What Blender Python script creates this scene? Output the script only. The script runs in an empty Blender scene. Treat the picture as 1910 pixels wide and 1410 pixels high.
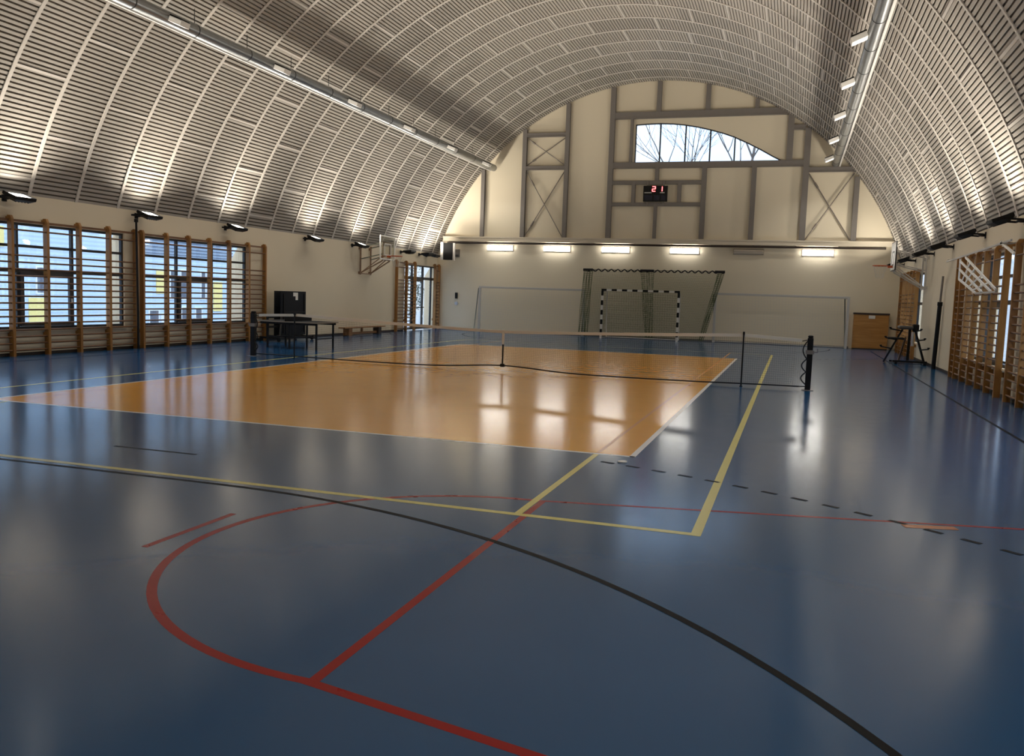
import bpy, math, random
from mathutils import Vector, Matrix
rnd = random.Random(7)
S = bpy.context.scene
COL = S.collection

# ------------------------------------------------------------------ materials
def nt(name):
    m = bpy.data.materials.new(name); m.use_nodes = True
    t = m.node_tree
    return m, t, t.nodes['Principled BSDF']
def simple(name, c, rough=.5, metal=0., spec=.5, var=0., scale=6., bump=0., emit=None, es=0.):
    m, t, b = nt(name)
    b.inputs['Base Color'].default_value = (*c, 1); b.inputs['Roughness'].default_value = rough
    b.inputs['Metallic'].default_value = metal; b.inputs['Specular IOR Level'].default_value = spec
    if var or bump:
        tc = t.nodes.new('ShaderNodeTexCoord'); n = t.nodes.new('ShaderNodeTexNoise')
        n.inputs['Scale'].default_value = scale; n.inputs['Detail'].default_value = 4
        t.links.new(tc.outputs['Object'], n.inputs['Vector'])
        if var:
            r = t.nodes.new('ShaderNodeMapRange'); r.inputs[3].default_value = 1-var; r.inputs[4].default_value = 1+var
            t.links.new(n.outputs['Fac'], r.inputs[0])
            mx = t.nodes.new('ShaderNodeVectorMath'); mx.operation = 'SCALE'; mx.inputs[0].default_value = c
            t.links.new(r.outputs[0], mx.inputs['Scale']); t.links.new(mx.outputs[0], b.inputs['Base Color'])
        if bump:
            bp = t.nodes.new('ShaderNodeBump'); bp.inputs['Strength'].default_value = bump; bp.inputs['Distance'].default_value = .01
            t.links.new(n.outputs['Fac'], bp.inputs['Height']); t.links.new(bp.outputs[0], b.inputs['Normal'])
    if emit:
        b.inputs['Emission Color'].default_value = (*emit, 1); b.inputs['Emission Strength'].default_value = es
    return m
def wood(name, c1, c2, scale=(1, 1, 14), rough=.45):
    m, t, b = nt(name)
    tc = t.nodes.new('ShaderNodeTexCoord'); mp = t.nodes.new('ShaderNodeMapping'); mp.inputs['Scale'].default_value = scale
    n = t.nodes.new('ShaderNodeTexNoise'); n.inputs['Scale'].default_value = 3; n.inputs['Detail'].default_value = 6
    cr = t.nodes.new('ShaderNodeValToRGB'); cr.color_ramp.elements[0].position = .3; cr.color_ramp.elements[1].position = .7
    cr.color_ramp.elements[0].color = (*c1, 1); cr.color_ramp.elements[1].color = (*c2, 1)
    t.links.new(tc.outputs['Object'], mp.inputs[0]); t.links.new(mp.outputs[0], n.inputs['Vector'])
    t.links.new(n.outputs['Fac'], cr.inputs[0]); t.links.new(cr.outputs[0], b.inputs['Base Color'])
    b.inputs['Roughness'].default_value = rough
    return m
def floor_mat(name, c, rough, var=.08, spec=.42):
    m, t, b = nt(name)
    tc = t.nodes.new('ShaderNodeTexCoord')
    n = t.nodes.new('ShaderNodeTexNoise'); n.inputs['Scale'].default_value = 1.3; n.inputs['Detail'].default_value = 5
    n2 = t.nodes.new('ShaderNodeTexNoise'); n2.inputs['Scale'].default_value = 4.5; n2.inputs['Detail'].default_value = 3
    n3 = t.nodes.new('ShaderNodeTexNoise'); n3.inputs['Scale'].default_value = 160; n3.inputs['Detail'].default_value = 2
    for q in (n, n2, n3): t.links.new(tc.outputs['Object'], q.inputs['Vector'])
    r = t.nodes.new('ShaderNodeMapRange'); r.inputs[3].default_value = 1-var; r.inputs[4].default_value = 1+var
    t.links.new(n.outputs['Fac'], r.inputs[0])
    mx = t.nodes.new('ShaderNodeVectorMath'); mx.operation = 'SCALE'; mx.inputs[0].default_value = c
    t.links.new(r.outputs[0], mx.inputs['Scale']); t.links.new(mx.outputs[0], b.inputs['Base Color'])
    rr = t.nodes.new('ShaderNodeMapRange'); rr.inputs[3].default_value = rough-.025; rr.inputs[4].default_value = rough+.03
    t.links.new(n2.outputs['Fac'], rr.inputs[0]); t.links.new(rr.outputs[0], b.inputs['Roughness'])
    bp = t.nodes.new('ShaderNodeBump'); bp.inputs['Strength'].default_value = .12; bp.inputs['Distance'].default_value = .0006
    t.links.new(n3.outputs['Fac'], bp.inputs['Height']); t.links.new(bp.outputs[0], b.inputs['Normal'])
    b.inputs['IOR'].default_value = 1.5; b.inputs['Specular IOR Level'].default_value = spec
    return m
def ceil_mat(name, c, var):
    # every slotted panel has its own slightly different tone (panel number from the UV map)
    m, t, b = nt(name)
    uv = t.nodes.new('ShaderNodeUVMap'); uv.uv_map = 'panel'
    sp = t.nodes.new('ShaderNodeSeparateXYZ'); t.links.new(uv.outputs[0], sp.inputs[0])
    bay = t.nodes.new('ShaderNodeMath'); bay.operation = 'FLOOR'; t.links.new(sp.outputs[1], bay.inputs[0])
    st = t.nodes.new('ShaderNodeMath'); st.operation = 'MULTIPLY_ADD'; st.inputs[1].default_value = .43
    t.links.new(bay.outputs[0], st.inputs[0]); t.links.new(sp.outputs[0], st.inputs[2])
    row = t.nodes.new('ShaderNodeMath'); row.operation = 'FLOOR'; t.links.new(st.outputs[0], row.inputs[0])
    cb = t.nodes.new('ShaderNodeCombineXYZ'); t.links.new(bay.outputs[0], cb.inputs[0]); t.links.new(row.outputs[0], cb.inputs[1])
    wn = t.nodes.new('ShaderNodeTexWhiteNoise'); wn.noise_dimensions = '3D'; t.links.new(cb.outputs[0], wn.inputs['Vector'])
    r = t.nodes.new('ShaderNodeMapRange'); r.inputs[3].default_value = 1-var; r.inputs[4].default_value = 1+var
    t.links.new(wn.outputs['Value'], r.inputs[0])
    mx = t.nodes.new('ShaderNodeVectorMath'); mx.operation = 'SCALE'; mx.inputs[0].default_value = c
    t.links.new(r.outputs[0], mx.inputs['Scale']); t.links.new(mx.outputs[0], b.inputs['Base Color'])
    b.inputs['Roughness'].default_value = .55; b.inputs['Specular IOR Level'].default_value = .3
    return m
def glass_mat(name, tint=(1, 1, 1), refl=.06):
    m = bpy.data.materials.new(name); m.use_nodes = True; t = m.node_tree; t.nodes.clear()
    o = t.nodes.new('ShaderNodeOutputMaterial'); mx = t.nodes.new('ShaderNodeMixShader')
    tr = t.nodes.new('ShaderNodeBsdfTransparent'); tr.inputs[0].default_value = (*tint, 1)
    g = t.nodes.new('ShaderNodeBsdfGlossy'); g.inputs['Roughness'].default_value = .02
    lw = t.nodes.new('ShaderNodeLayerWeight'); lw.inputs[0].default_value = .35
    mu = t.nodes.new('ShaderNodeMath'); mu.operation = 'MULTIPLY_ADD'; mu.inputs[1].default_value = .3; mu.inputs[2].default_value = refl*.3
    t.links.new(lw.outputs['Fresnel'], mu.inputs[0]); t.links.new(mu.outputs[0], mx.inputs[0])
    t.links.new(tr.outputs[0], mx.inputs[1]); t.links.new(g.outputs[0], mx.inputs[2]); t.links.new(mx.outputs[0], o.inputs[0])
    return m
def siding_mat(name, c):
    m, t, b = nt(name)
    tc = t.nodes.new('ShaderNodeTexCoord'); w = t.nodes.new('ShaderNodeTexWave'); w.wave_type = 'BANDS'; w.bands_direction = 'Z'
    w.inputs['Scale'].default_value = 1.1; w.inputs['Distortion'].default_value = .15
    t.links.new(tc.outputs['Object'], w.inputs['Vector'])
    r = t.nodes.new('ShaderNodeMapRange'); r.inputs[3].default_value = .86; r.inputs[4].default_value = 1.05
    t.links.new(w.outputs['Fac'], r.inputs[0])
    mx = t.nodes.new('ShaderNodeVectorMath'); mx.operation = 'SCALE'; mx.inputs[0].default_value = c
    t.links.new(r.outputs[0], mx.inputs['Scale']); t.links.new(mx.outputs[0], b.inputs['Base Color'])
    b.inputs['Roughness'].default_value = .8
    return m

M = {}
M['floor_blue'] = floor_mat('blue_sports_floor', (.008, .070, .185), .16)
M['floor_orange'] = floor_mat('orange_court', (.74, .34, .040), .16)
M['line_white'] = floor_mat('white_line', (.75, .73, .68), .24, .04)
M['line_yellow'] = floor_mat('yellow_line', (.60, .52, .16), .24, .05)
M['line_red'] = floor_mat('red_line', (.27, .008, .008), .28, .08, .16)
M['line_black'] = floor_mat('black_line', (.004, .005, .007), .42, .08, .06)
M['line_faint'] = floor_mat('faint_orange_line', (.58, .27, .075), .24, .05)
M['line_block'] = floor_mat('orange_block', (.36, .12, .05), .24, .05)
M['slat'] = ceil_mat('ceiling_slat', (.385, .355, .315), .10)
M['slot'] = ceil_mat('ceiling_slot', (.10, .085, .07), .12)
M['rib'] = simple('ceiling_rib', (.58, .54, .49), .5)
M['wall'] = simple('beige_wall', (.66, .58, .44), .7, var=.03, scale=.8, bump=.05)
M['wall_back'] = simple('cream_panel_wall', (.72, .64, .49), .7, var=.02, scale=.5)
M['reveal'] = simple('cream_reveal', (.93, .74, .50), .75)
M['ledge'] = simple('ledge', (.66, .59, .47), .6)
M['steel'] = simple('grey_steel', (.20, .18, .165), .5, metal=.15, var=.06)
M['steel_rod'] = simple('steel_rod', (.25, .22, .19), .5, metal=.4)
M['frame'] = simple('dark_frame', (.022, .022, .026), .45)
M['casement'] = simple('dark_casement', (.06, .058, .06), .4)
M['glass'] = glass_mat('window_glass', (.95, .98, 1.0))
M['board_glass'] = glass_mat('backboard_acrylic', (.93, .93, .90), .1)
M['wood'] = wood('orange_wood', (.24, .10, .020), (.38, .18, .042), (3, 3, .6))
M['rung'] = wood('rung_wood', (.12, .05, .017), (.19, .085, .03), (3, .6, 3))
M['plywood'] = wood('plywood', (.36, .16, .035), (.52, .26, .07), (.5, 1, 5), .5)
M['bench'] = wood('bench_wood', (.22, .10, .035), (.33, .16, .06), (3, .5, 3))
M['dark_wood'] = simple('dark_wood_edge', (.035, .02, .012), .5)
M['black'] = simple('black_paint', (.007, .007, .008), .45, spec=.25)
M['black_soft'] = simple('black_rubber', (.010, .010, .011), .7, spec=.2)
M['dark_blue'] = simple('dark_table_top', (.006, .008, .012), .6, spec=.2, var=.1)
M['white'] = simple('white_paint', (.78, .76, .72), .4)
M['white_tape'] = simple('white_tape', (.74, .71, .64), .7)
M['grey_white'] = simple('grey_white', (.50, .48, .45), .5)
M['cord_white'] = simple('pale_cord', (.62, .59, .52), .8)
M['cord_black'] = simple('black_cord', (.01, .01, .012), .8)
M['cord_green'] = simple('green_cord', (.10, .125, .055), .8)
M['duct'] = simple('galvanised', (.30, .31, .315), .34, metal=.9, var=.15, scale=5)
M['strap'] = simple('dark_strap', (.03, .03, .03), .5)
M['rim'] = simple('orange_rim', (.55, .10, .02), .45)
M['grey_green'] = simple('grey_green_metal', (.20, .21, .17), .5, metal=.3)
M['brown_metal'] = simple('brown_metal', (.24, .15, .09), .5)
M['lens'] = simple('lamp_lens', (.9, .9, .9), .3, emit=(1, .93, .80), es=6)
M['spot_lens'] = simple('spot_lens', (.9, .9, .9), .3, emit=(1, .95, .86), es=2.5)  # glow added to go with the floor fill
M['tube'] = simple('lit_diffuser', (.9, .9, .9), .3, emit=(1, .97, .90), es=14)
M['unlit'] = simple('unlit_diffuser', (.50, .44, .36), .4)
M['unlit_edge'] = simple('unlit_lamp_body', (.33, .28, .22), .5)
M['led_red'] = simple('led_red', (.4, .02, .03), .4, emit=(1, .10, .10), es=5)
M['led_off'] = simple('led_window', (.012, .014, .03), .25)
M['label_grey'] = simple('scoreboard_label', (.42, .42, .38), .5)
M['silver'] = simple('silver', (.65, .66, .68), .3, metal=.9)
M['facade'] = siding_mat('pale_blue_facade', (.60, .74, .90))
M['facade_yellow'] = simple('yellow_facade_panel', (.95, .78, .30), .8)
M['facade_white'] = simple('white_window_frame', (.85, .87, .90), .6)
M['facade_pane'] = simple('facade_window_pane', (.10, .12, .16), .2)
M['louvre'] = simple('blue_grey_louvre', (.10, .15, .23), .6)
M['ground'] = simple('paved_ground', (.34, .34, .34), .9, var=.12, scale=1.5)
M['bark'] = simple('bark', (.13, .11, .10), .9, var=.2)
M['leaf'] = simple('blue_green_leaf', (.075, .12, .11), .7, var=.4, scale=9)
M['concrete'] = simple('pale_concrete', (.62, .58, .52), .85, var=.08)

# ------------------------------------------------------------------ mesh builder
class MB:
    def __init__(s): s.v = []; s.f = []; s.m = []; s.sm = []
    def add(s, vs, fs, mi=0, smooth=False):
        b = len(s.v); s.v += [tuple(v) for v in vs]
        for f in fs: s.f.append([b+i for i in f]); s.m.append(mi); s.sm.append(smooth)
    def box(s, a, b, mi=0):
        x0, x1 = sorted((a[0], b[0])); y0, y1 = sorted((a[1], b[1])); z0, z1 = sorted((a[2], b[2]))
        s.add([(x0,y0,z0),(x1,y0,z0),(x1,y1,z0),(x0,y1,z0),(x0,y0,z1),(x1,y0,z1),(x1,y1,z1),(x0,y1,z1)],
              [(0,3,2,1),(4,5,6,7),(0,1,5,4),(1,2,6,5),(2,3,7,6),(3,0,4,7)], mi)
    def bar(s, p, q, w, h=None, mi=0, up=(0, 0, 1)):
        p, q = Vector(p), Vector(q); h = h or w
        d = (q-p).normalized(); u = Vector(up)
        if abs(d.dot(u)) > .98: u = Vector((0, 1, 0))
        r = d.cross(u).normalized(); u = r.cross(d).normalized()
        vs = [c+r*sx*w/2+u*sy*h/2 for c in (p, q) for sx, sy in ((-1,-1),(1,-1),(1,1),(-1,1))]
        s.add(vs, [(0,1,2,3)[::-1],(4,5,6,7),(0,1,5,4),(1,2,6,5),(2,3,7,6),(3,0,4,7)], mi)
    def tube(s, pts, r, n=10, mi=0, cap=True):
        pts = [Vector(p) for p in pts]; rs = r if isinstance(r, (list, tuple)) else [r]*len(pts)
        vs = []; prev = None
        for i, p in enumerate(pts):
            d = (pts[min(i+1, len(pts)-1)]-pts[max(i-1, 0)]).normalized()
            if prev is None:
                a = Vector((0, 0, 1)) if abs(d.z) < .9 else Vector((1, 0, 0))
                x = d.cross(a).normalized()
            else:
                x = (prev-d*prev.dot(d)).normalized()
            y = d.cross(x); prev = x
            vs += [p+(x*math.cos(t)+y*math.sin(t))*rs[i] for t in (2*math.pi*k/n for k in range(n))]
        fs = [(i*n+k, i*n+(k+1) % n, (i+1)*n+(k+1) % n, (i+1)*n+k) for i in range(len(pts)-1) for k in range(n)]
        s.add(vs, fs, mi, n > 5)
        if cap: s.add([vs[k] for k in range(n)], [tuple(range(n))[::-1]], mi); s.add(vs[-n:], [tuple(range(n))], mi)
    def strip(s, L, z, mi, w=.05, closed=False):   # painted line on the floor: polyline L of (x, y)
        L = [Vector((x, y)) for x, y in L]; n = len(L); vs = []; z = z*.35
        for i, p in enumerate(L):
            a = L[i]-L[i-1] if i else L[1]-L[0]
            b = L[i+1]-L[i] if i < n-1 else a
            na = Vector((-a.y, a.x)).normalized(); nb = Vector((-b.y, b.x)).normalized()
            m = (na+nb).normalized(); k = w/2/max(.3, m.dot(na))
            vs += [(p.x+m.x*k, p.y+m.y*k, z), (p.x-m.x*k, p.y-m.y*k, z)]
        s.add(vs, [(2*i+1, 2*i+3, 2*i+2, 2*i) for i in range(n-1)], mi)
    def build(s, name, mats, parent=None, label=None, bevel=0):
        if not isinstance(mats, (list, tuple)): mats = [mats]
        off = Vector(parent_loc(parent)) if parent else Vector()
        me = bpy.data.meshes.new(name); me.from_pydata([tuple(Vector(v)-off) for v in s.v], [], s.f)
        for m in mats: me.materials.append(M[m])
        for p, mi, sm in zip(me.polygons, s.m, s.sm): p.material_index = mi; p.use_smooth = sm
        me.validate(); me.update()
        o = bpy.data.objects.new(name, me); COL.objects.link(o)
        if parent: o.parent = parent
        if label: o['label'] = label
        if bevel:
            b = o.modifiers.new('bevel', 'BEVEL'); b.width = bevel; b.segments = 2; b.limit_method = 'ANGLE'
        return o
LOC = {}
def parent_loc(o):
    l = Vector()
    while o is not None: l += Vector(LOC.get(o.name, (0, 0, 0))); o = o.parent
    return l
def thing(name, label, cat, loc, group=None):
    o = bpy.data.objects.new(name, None); COL.objects.link(o); o.location = loc; LOC[o.name] = tuple(loc)
    o.empty_display_size = .2; o['label'] = label; o['category'] = cat
    if group: o['group'] = group
    return o
def tag(o, label, cat, group=None):
    o['label'] = label; o['category'] = cat
    if group: o['group'] = group
    return o
def struct(mb, name, mats, parent=None):
    o = mb.build(name, mats, parent); o['kind'] = 'structure'; return o
def BX(a, b, name, mat, parent=None, label=None, bevel=0):
    m = MB(); m.box(a, b); return m.build(name, mat, parent, label, bevel)
def circ(cx, cy, r, a0, a1, n=48):
    return [(cx+r*math.cos(math.radians(a0+(a1-a0)*i/n)), cy+r*math.sin(math.radians(a0+(a1-a0)*i/n))) for i in range(n+1)]

# ------------------------------------------------------------------ room shell
WX, YB, YF, ZT = 10.05, 20.0, -20.2, 3.51      # half width, end wall, wall behind the camera, top of the side walls
EA, EB = 10.6, 11.05                            # the vault is half an ellipse
def ez(x): return EB*math.sqrt(max(0, 1-(x/EA)**2))

fl = MB()
fl.add([(-10.7,YF-.3,0),(10.7,YF-.3,0),(10.7,YB+.3,0),(-10.7,YB+.3,0)], [(0,1,2,3)], 0)
fl.add([(-4.5,-9,.0003),(4.5,-9,.0003),(4.5,9,.0003),(-4.5,9,.0003)], [(0,1,2,3)], 1)
for sx in (-1, 1):
    fl.strip([(sx*4.115,-9),(sx*4.115,11.88)], .0016, 5, .045)
    fl.strip([(sx*4.115,-11.885),(sx*4.115,-9.03)], .0022, 3, .06)
    fl.strip([(sx*5.47,-11.9),(sx*5.47,11.9)], .0024, 3, .075)
for a, b in (((-4.5,-9),(4.5,-9)),((-4.5,9),(4.5,9)),((-4.5,-9),(-4.5,9)),((4.5,-9),(4.5,9))):
    d = Vector((b[0]-a[0], b[1]-a[1])).normalized()*.025
    fl.strip([(a[0]-d.x,a[1]-d.y),(b[0]+d.x,b[1]+d.y)], .0020, 2, .065)
for Y in (-11.87, 11.87): fl.strip([(-5.5,Y),(5.5,Y)], .0028, 3, .075)
# basketball key of the cross court (red): trapezoid, free-throw line and half circle
for Yc, sg in ((-13.17, 1),):
    fl.strip([(4.18,Yc-1.8),(4.18,Yc+1.8)], .0012, 4, .055)
    fl.strip(circ(4.18, Yc, 1.8, 90, 270), .0014, 4, .055)
    fl.strip([(4.15,Yc-1.8),(9.6,Yc-2.92)], .0016, 4, .055)
    fl.strip([(4.15,Yc+1.8),(9.6,Yc+2.92)], .0018, 4, .045)
    fl.strip([(2.2,-13.69),(2.2,-12.76)], .0012, 4, .05)
    fl.strip([(6.95,-10.92),(7.34,-10.82)], .0042, 6, .10)
# handball: goal area lines, dashed nine metre lines, seven metre marks, side lines
for s in (-1, 1):
    fl.strip(circ(1.5*1, s*18, 6, -s*0+0, -s*90, 40) + circ(-1.5, s*18, 6, -s*90, -s*180, 40), .0040 if s < 0 else .003, 7, .05)
    A = circ(1.5, s*18, 9, 0, -s*90, 96) + circ(-1.5, s*18, 9, -s*90, -s*180, 96)
    for i in range(0, len(A)-1, 2):
        if abs(A[i][0]) > 4.35: fl.strip(A[i:i+2], .0044, 7, .05)
    fl.strip([(-.5,s*11),(.5,s*11)], .003, 7, .045)
    fl.strip([(s*9,-18),(s*9,18)], .0038, 7, .05)
struct(fl, 'floor', ['floor_blue','floor_orange','line_white','line_yellow','line_red','line_faint','line_block','line_black'])

# vaulted ceiling: slotted acoustic panels between white arched ribs
N = 1440; th = [math.pi*(i/N) for i in range(N+1)]
P = []; arc = [0]
for t in th: P.append(Vector((-EA*math.cos(t), EB*math.sin(t))))
for i in range(N): arc.append(arc[-1]+(P[i+1]-P[i]).length)
def at_arc(s):
    lo, hi = 0, N
    while hi-lo > 1:
        m = (lo+hi)//2
        if arc[m] <= s: lo = m
        else: hi = m
    f = (s-arc[lo])/(arc[hi]-arc[lo]); p = P[lo].lerp(P[hi], f); d = (P[hi]-P[lo]).normalized()
    return p, Vector((d.y, -d.x)), d        # point, inward normal, tangent
s0 = next(arc[i] for i in range(N) if P[i].y >= ZT-.02); s1 = arc[-1]-s0
ce = MB(); per = .1; nper = int((s1-s0)/per); per = (s1-s0)/nper
Ya, Yb2 = YF-.2, YB+.25
RY = [-3.07+1.315*k for k in range(-13, 18)]
prof = []
for k in range(nper):
    a = s0+k*per
    for off, dep in ((0, 0), (.060, 0), (.062, .03), (.098, .03)): prof.append((a+off*per/.1, dep))
prof.append((s1, 0))
ce_v = []
for s, dep in prof:
    p, n, d = at_arc(s); q = p-n*dep
    ce_v += [(q.x, Ya, q.y), (q.x, Yb2, q.y)]
cf = [(2*i, 2*i+1, 2*i+3, 2*i+2) for i in range(len(prof)-1)]
cm = [1 if prof[i][1] and prof[i+1][1] else 0 for i in range(len(prof)-1)]
ce.v = ce_v; ce.f = [list(f) for f in cf]; ce.m = cm; ce.sm = [False]*len(cf)
n_slat = len(cf)
def arch_strip(y0, y1, sa, sb, t, n):
    vs = []
    for i in range(n+1):
        p, nn, d = at_arc(sa+(sb-sa)*i/n); q = p+nn*t
        vs += [(p.x,y0,p.y),(q.x,y0,q.y),(q.x,y1,q.y),(p.x,y1,p.y)]
    fs = []
    for i in range(n):
        for k in range(3): fs.append((4*i+k, 4*i+4+k, 4*i+5+k, 4*i+1+k))
    ce.add(vs, fs, 2)
for Y in RY: arch_strip(Y-.042, Y+.042, s0, s1, .018, 90)
for k in range(len(RY)-1):
    off = (k*.43) % 1.0
    for j in range(14):
        s = s0+(j+off)*2.3
        if s0+.3 < s < s1-.3: arch_strip(RY[k]+.04, RY[k+1]-.04, s-.027, s+.027, .012, 1)
ceil = struct(ce, 'ceiling', ['slat', 'slot', 'rib'])
uv = ceil.data.uv_layers.new(name='panel')
for p in ceil.data.polygons:
    for li, vi in zip(p.loop_indices, p.vertices):
        pass
# the slats run the whole length, so they are cut at every bay to carry one panel number each
import bmesh
bm = bmesh.new(); bm.from_mesh(ceil.data)
for Y in RY:
    g = [f for f in bm.faces if f.material_index < 2]
    ed = set(e for f in g for e in f.edges); vv = set(v for f in g for v in f.verts)
    bmesh.ops.bisect_plane(bm, geom=list(g)+list(ed)+list(vv), plane_co=(0, Y, 0), plane_no=(0, 1, 0))
ul = bm.loops.layers.uv['panel']
def theta_arc(x, z):
    t = math.atan2(z/EB, -x/EA); i = min(N-1, max(0, int(t/math.pi*N))); return arc[i]
for f in bm.faces:
    c = f.calc_center_median(); a = (theta_arc(c.x, c.z)-s0)/2.3; b = (c.y+3.07)/1.315
    for l in f.loops: l[ul].uv = (a, b)
bm.to_mesh(ceil.data); bm.free()

# side walls (thick, their outer face leans in under the vault) with window openings
OUT = 10.65
def wall_prof(mb, sx, y0, y1, z0, z1):
    # piece of the side wall between two heights; outer face as in the photo (deep reveals, slanted at the top)
    def ox(z): return OUT if z <= 2.45 else OUT-(z-2.45)*.62 if z < 2.9 else OUT-.28
    zs = [z0]+[z for z in (2.45, 2.9) if z0 < z < z1]+[z1]
    vs = []
    for y in (y0, y1):
        for z in zs: vs.append((sx*WX, y, z))
        for z in reversed(zs): vs.append((sx*ox(z), y, z))
    n = 2*len(zs); fs = [tuple(range(n)), tuple(range(2*n-1, n-1, -1))]
    fs += [(i, (i+1) % n, n+(i+1) % n, n+i) for i in range(n)]
    inner = len(zs)-1
    for k, f in enumerate(fs):
        mb.add([vs[i] for i in f], [tuple(range(len(f)))], 0 if (k >= 2 and k-2 < inner) else 1)
WIN = [(-9.9,-5.35), (-4.75,-.22), (.40,4.93)]           # (y0, y1) of the windows, the same on both sides
Z0, Z1 = .58, 2.90
DL = (16.35, 19.86); DR = (13.0, 17.6)
def side_wall(sx, name, low):
    w = MB(); y = YF-.3
    for a, b, z0, z1 in [(a, b, Z0, Z1) for a, b in WIN]+[low]:
        wall_prof(w, sx, y, a, -.05, ZT)
        if z0 > 0: wall_prof(w, sx, a, b, -.05, z0)
        wall_prof(w, sx, a, b, z1, ZT); y = b
    wall_prof(w, sx, y, YB+.3, -.05, ZT)
    struct(w, name, ['wall', 'reveal'])
side_wall(-1, 'wall_left', (DL[0], DL[1], 0, 2.90))
side_wall(1, 'wall_right', (DR[0], DR[1], Z0, Z1))

# gable wall at the far end with the half-arched window opening
def wz(x):  # upper edge of the arched window
    T = [(-.92,9.25),(-.4,9.28),(.15,9.29),(.7,9.26),(1.2,9.20),(1.75,9.10),(2.24,8.98),(2.8,8.82),(3.27,8.65),(3.85,8.38),(4.39,8.10),(4.9,7.81),(5.31,7.60)]
    for (a, za), (b, zb) in zip(T, T[1:]):
        if a <= x <= b+1e-6: return za+(zb-za)*(x-a)/(b-a)
WXS = [-.92,-.4,.15,.7,1.2,1.75,2.24,2.8,3.27,3.85,4.39,4.9,5.31]
bw = MB()
xs = sorted(set([-WX-.5]+[-WX+i*.335 for i in range(61)]+WXS+[WX+.5]))
for a, b in zip(xs, xs[1:]):
    ta, tb = ez(min(abs(a), EA))+.25, ez(min(abs(b), EA))+.25
    if a >= -.921 and b <= 5.311:
        bw.add([(a,YB,-.05),(b,YB,-.05),(b,YB,7.60),(a,YB,7.60)], [(0,1,2,3)])
        bw.add([(a,YB,wz(a)),(b,YB,wz(b)),(b,YB,tb),(a,YB,ta)], [(0,1,2,3)])
        bw.add([(a,YB,wz(a)),(b,YB,wz(b)),(b,YB+.3,wz(b)),(a,YB+.3,wz(a))], [(3,2,1,0)])
    else: bw.add([(a,YB,-.05),(b,YB,-.05),(b,YB,tb),(a,YB,ta)], [(0,1,2,3)])
bw.add([(-.92,YB,7.6),(5.31,YB,7.6),(5.31,YB+.3,7.6),(-.92,YB+.3,7.6)], [(0,1,2,3)])
bw.add([(-.92,YB,7.6),(-.92,YB,9.25),(-.92,YB+.3,9.25),(-.92,YB+.3,7.6)], [(0,1,2,3)])
struct(bw, 'wall_back', 'wall_back')
fw = MB()
for a, b in zip(xs, xs[1:]):
    ta, tb = ez(min(abs(a), EA))+.2, ez(min(abs(b), EA))+.2
    fw.add([(a,YF,-.05),(b,YF,-.05),(b,YF,tb),(a,YF,ta)], [(3,2,1,0)])
struct(fw, 'wall_front', 'wall_back')
m = MB(); m.box((-9.75,YB-.16,4.13),(9.75,YB,4.34)); m.box((-9.75,YB-.20,4.30),(9.75,YB,4.345))
struct(m, 'trim_1', 'ledge')
for sx, nm in ((-1, 'baseboard_left'), (1, 'baseboard_right')):
    b = MB(); segs = [(YF, 16.3), (19.9, YB)] if sx < 0 else [(YF, YB)]
    for a, c in segs: b.box((sx*(WX-.015),a,0),(sx*WX,c,.07))
    struct(b, nm, 'dark_wood')
b = MB(); b.box((-WX,YB-.015,0),(8.3,YB,.07)); struct(b, 'baseboard_back', 'steel')
# curtain rail under the ledge
m = MB(); m.tube([(-9.5,YB-.2,4.06),(9.45,YB-.2,4.06)], .045, 10)
for i in range(12): m.box((-9.3+i*1.7-.02,YB-.22,4.06),(-9.3+i*1.7+.02,YB,4.11))
tag(m.build('rail', 'dark_wood'), 'long dark brown rail running under the beige ledge of the end wall', 'rail')

# side windows
def side_window(idx, sx, y0, y1, z0, z1, mull, trans, casement=None, door=None):
    root = bpy.data.objects.new('window_%d' % idx, None); COL.objects.link(root); root['kind'] = 'structure'
    root.location = (sx*10.14, (y0+y1)/2, z0); LOC[root.name] = tuple(root.location)
    xa, xb = sx*10.10, sx*10.17
    f = MB(); w = .055
    f.box((xa,y0,z0),(xb,y0+w,z1)); f.box((xa,y1-w,z0),(xb,y1,z1)); f.box((xa,y0+w,z1-w),(xb,y1-w,z1)); f.box((xa,y0+w,z0),(xb,y1-w,z0+w))
    f.build('window_frame', 'frame', root)
    for y, ww in mull: BX((xa,y-ww,z0+w),(xb,y+ww,z1-w), 'mullion', 'frame', root)
    ys = [y0+w]+[y for y, _ in mull]+[y1-w]
    for z, ww in trans:
        BX((sx*10.105,y0+w,z-ww),(sx*10.165,y1-w,z+ww), 'transom', 'frame' if ww < .04 else 'casement', root)
    if casement:
        for a, b, za, zb in casement:
            c = MB(); cw = .09; x0, x1 = sx*10.06, sx*10.12
            c.box((x0,a,za),(x1,a+cw,zb)); c.box((x0,b-cw,za),(x1,b,zb)); c.box((x0,a+cw,zb-cw),(x1,b-cw,zb)); c.box((x0,a+cw,za),(x1,b-cw,za+cw))
            cs = c.build('sash', 'casement', root)
            BX((sx*10.03,b-.06,za+.5),(sx*10.06,b-.03,za+.62), 'handle', 'white', cs)
    BX((sx*10.130,y0+w,z0+w),(sx*10.136,y1-w,z1-w), 'pane', 'glass', root)
    if z0 > .1: BX((sx*9.99,y0-.04,z0-.045),(sx*10.62,y1+.04,z0), 'window_sill', 'reveal', root)
    return root
TR = [(2.40, .03), (1.87, .045)]
k = 1
for sx in (-1, 1):
    for a, b in WIN:
        side_window(k, sx, a, b, Z0, Z1, [(a+1.40, .03), (a+2.92, .03)], TR, [(a+1.44, a+2.88, Z0+.06, 1.83)]); k += 1
side_window(k, 1, DR[0], DR[1], Z0, Z1, [(DR[0]+1.5, .03), (DR[0]+3.0, .03)], TR); k += 1
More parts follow.
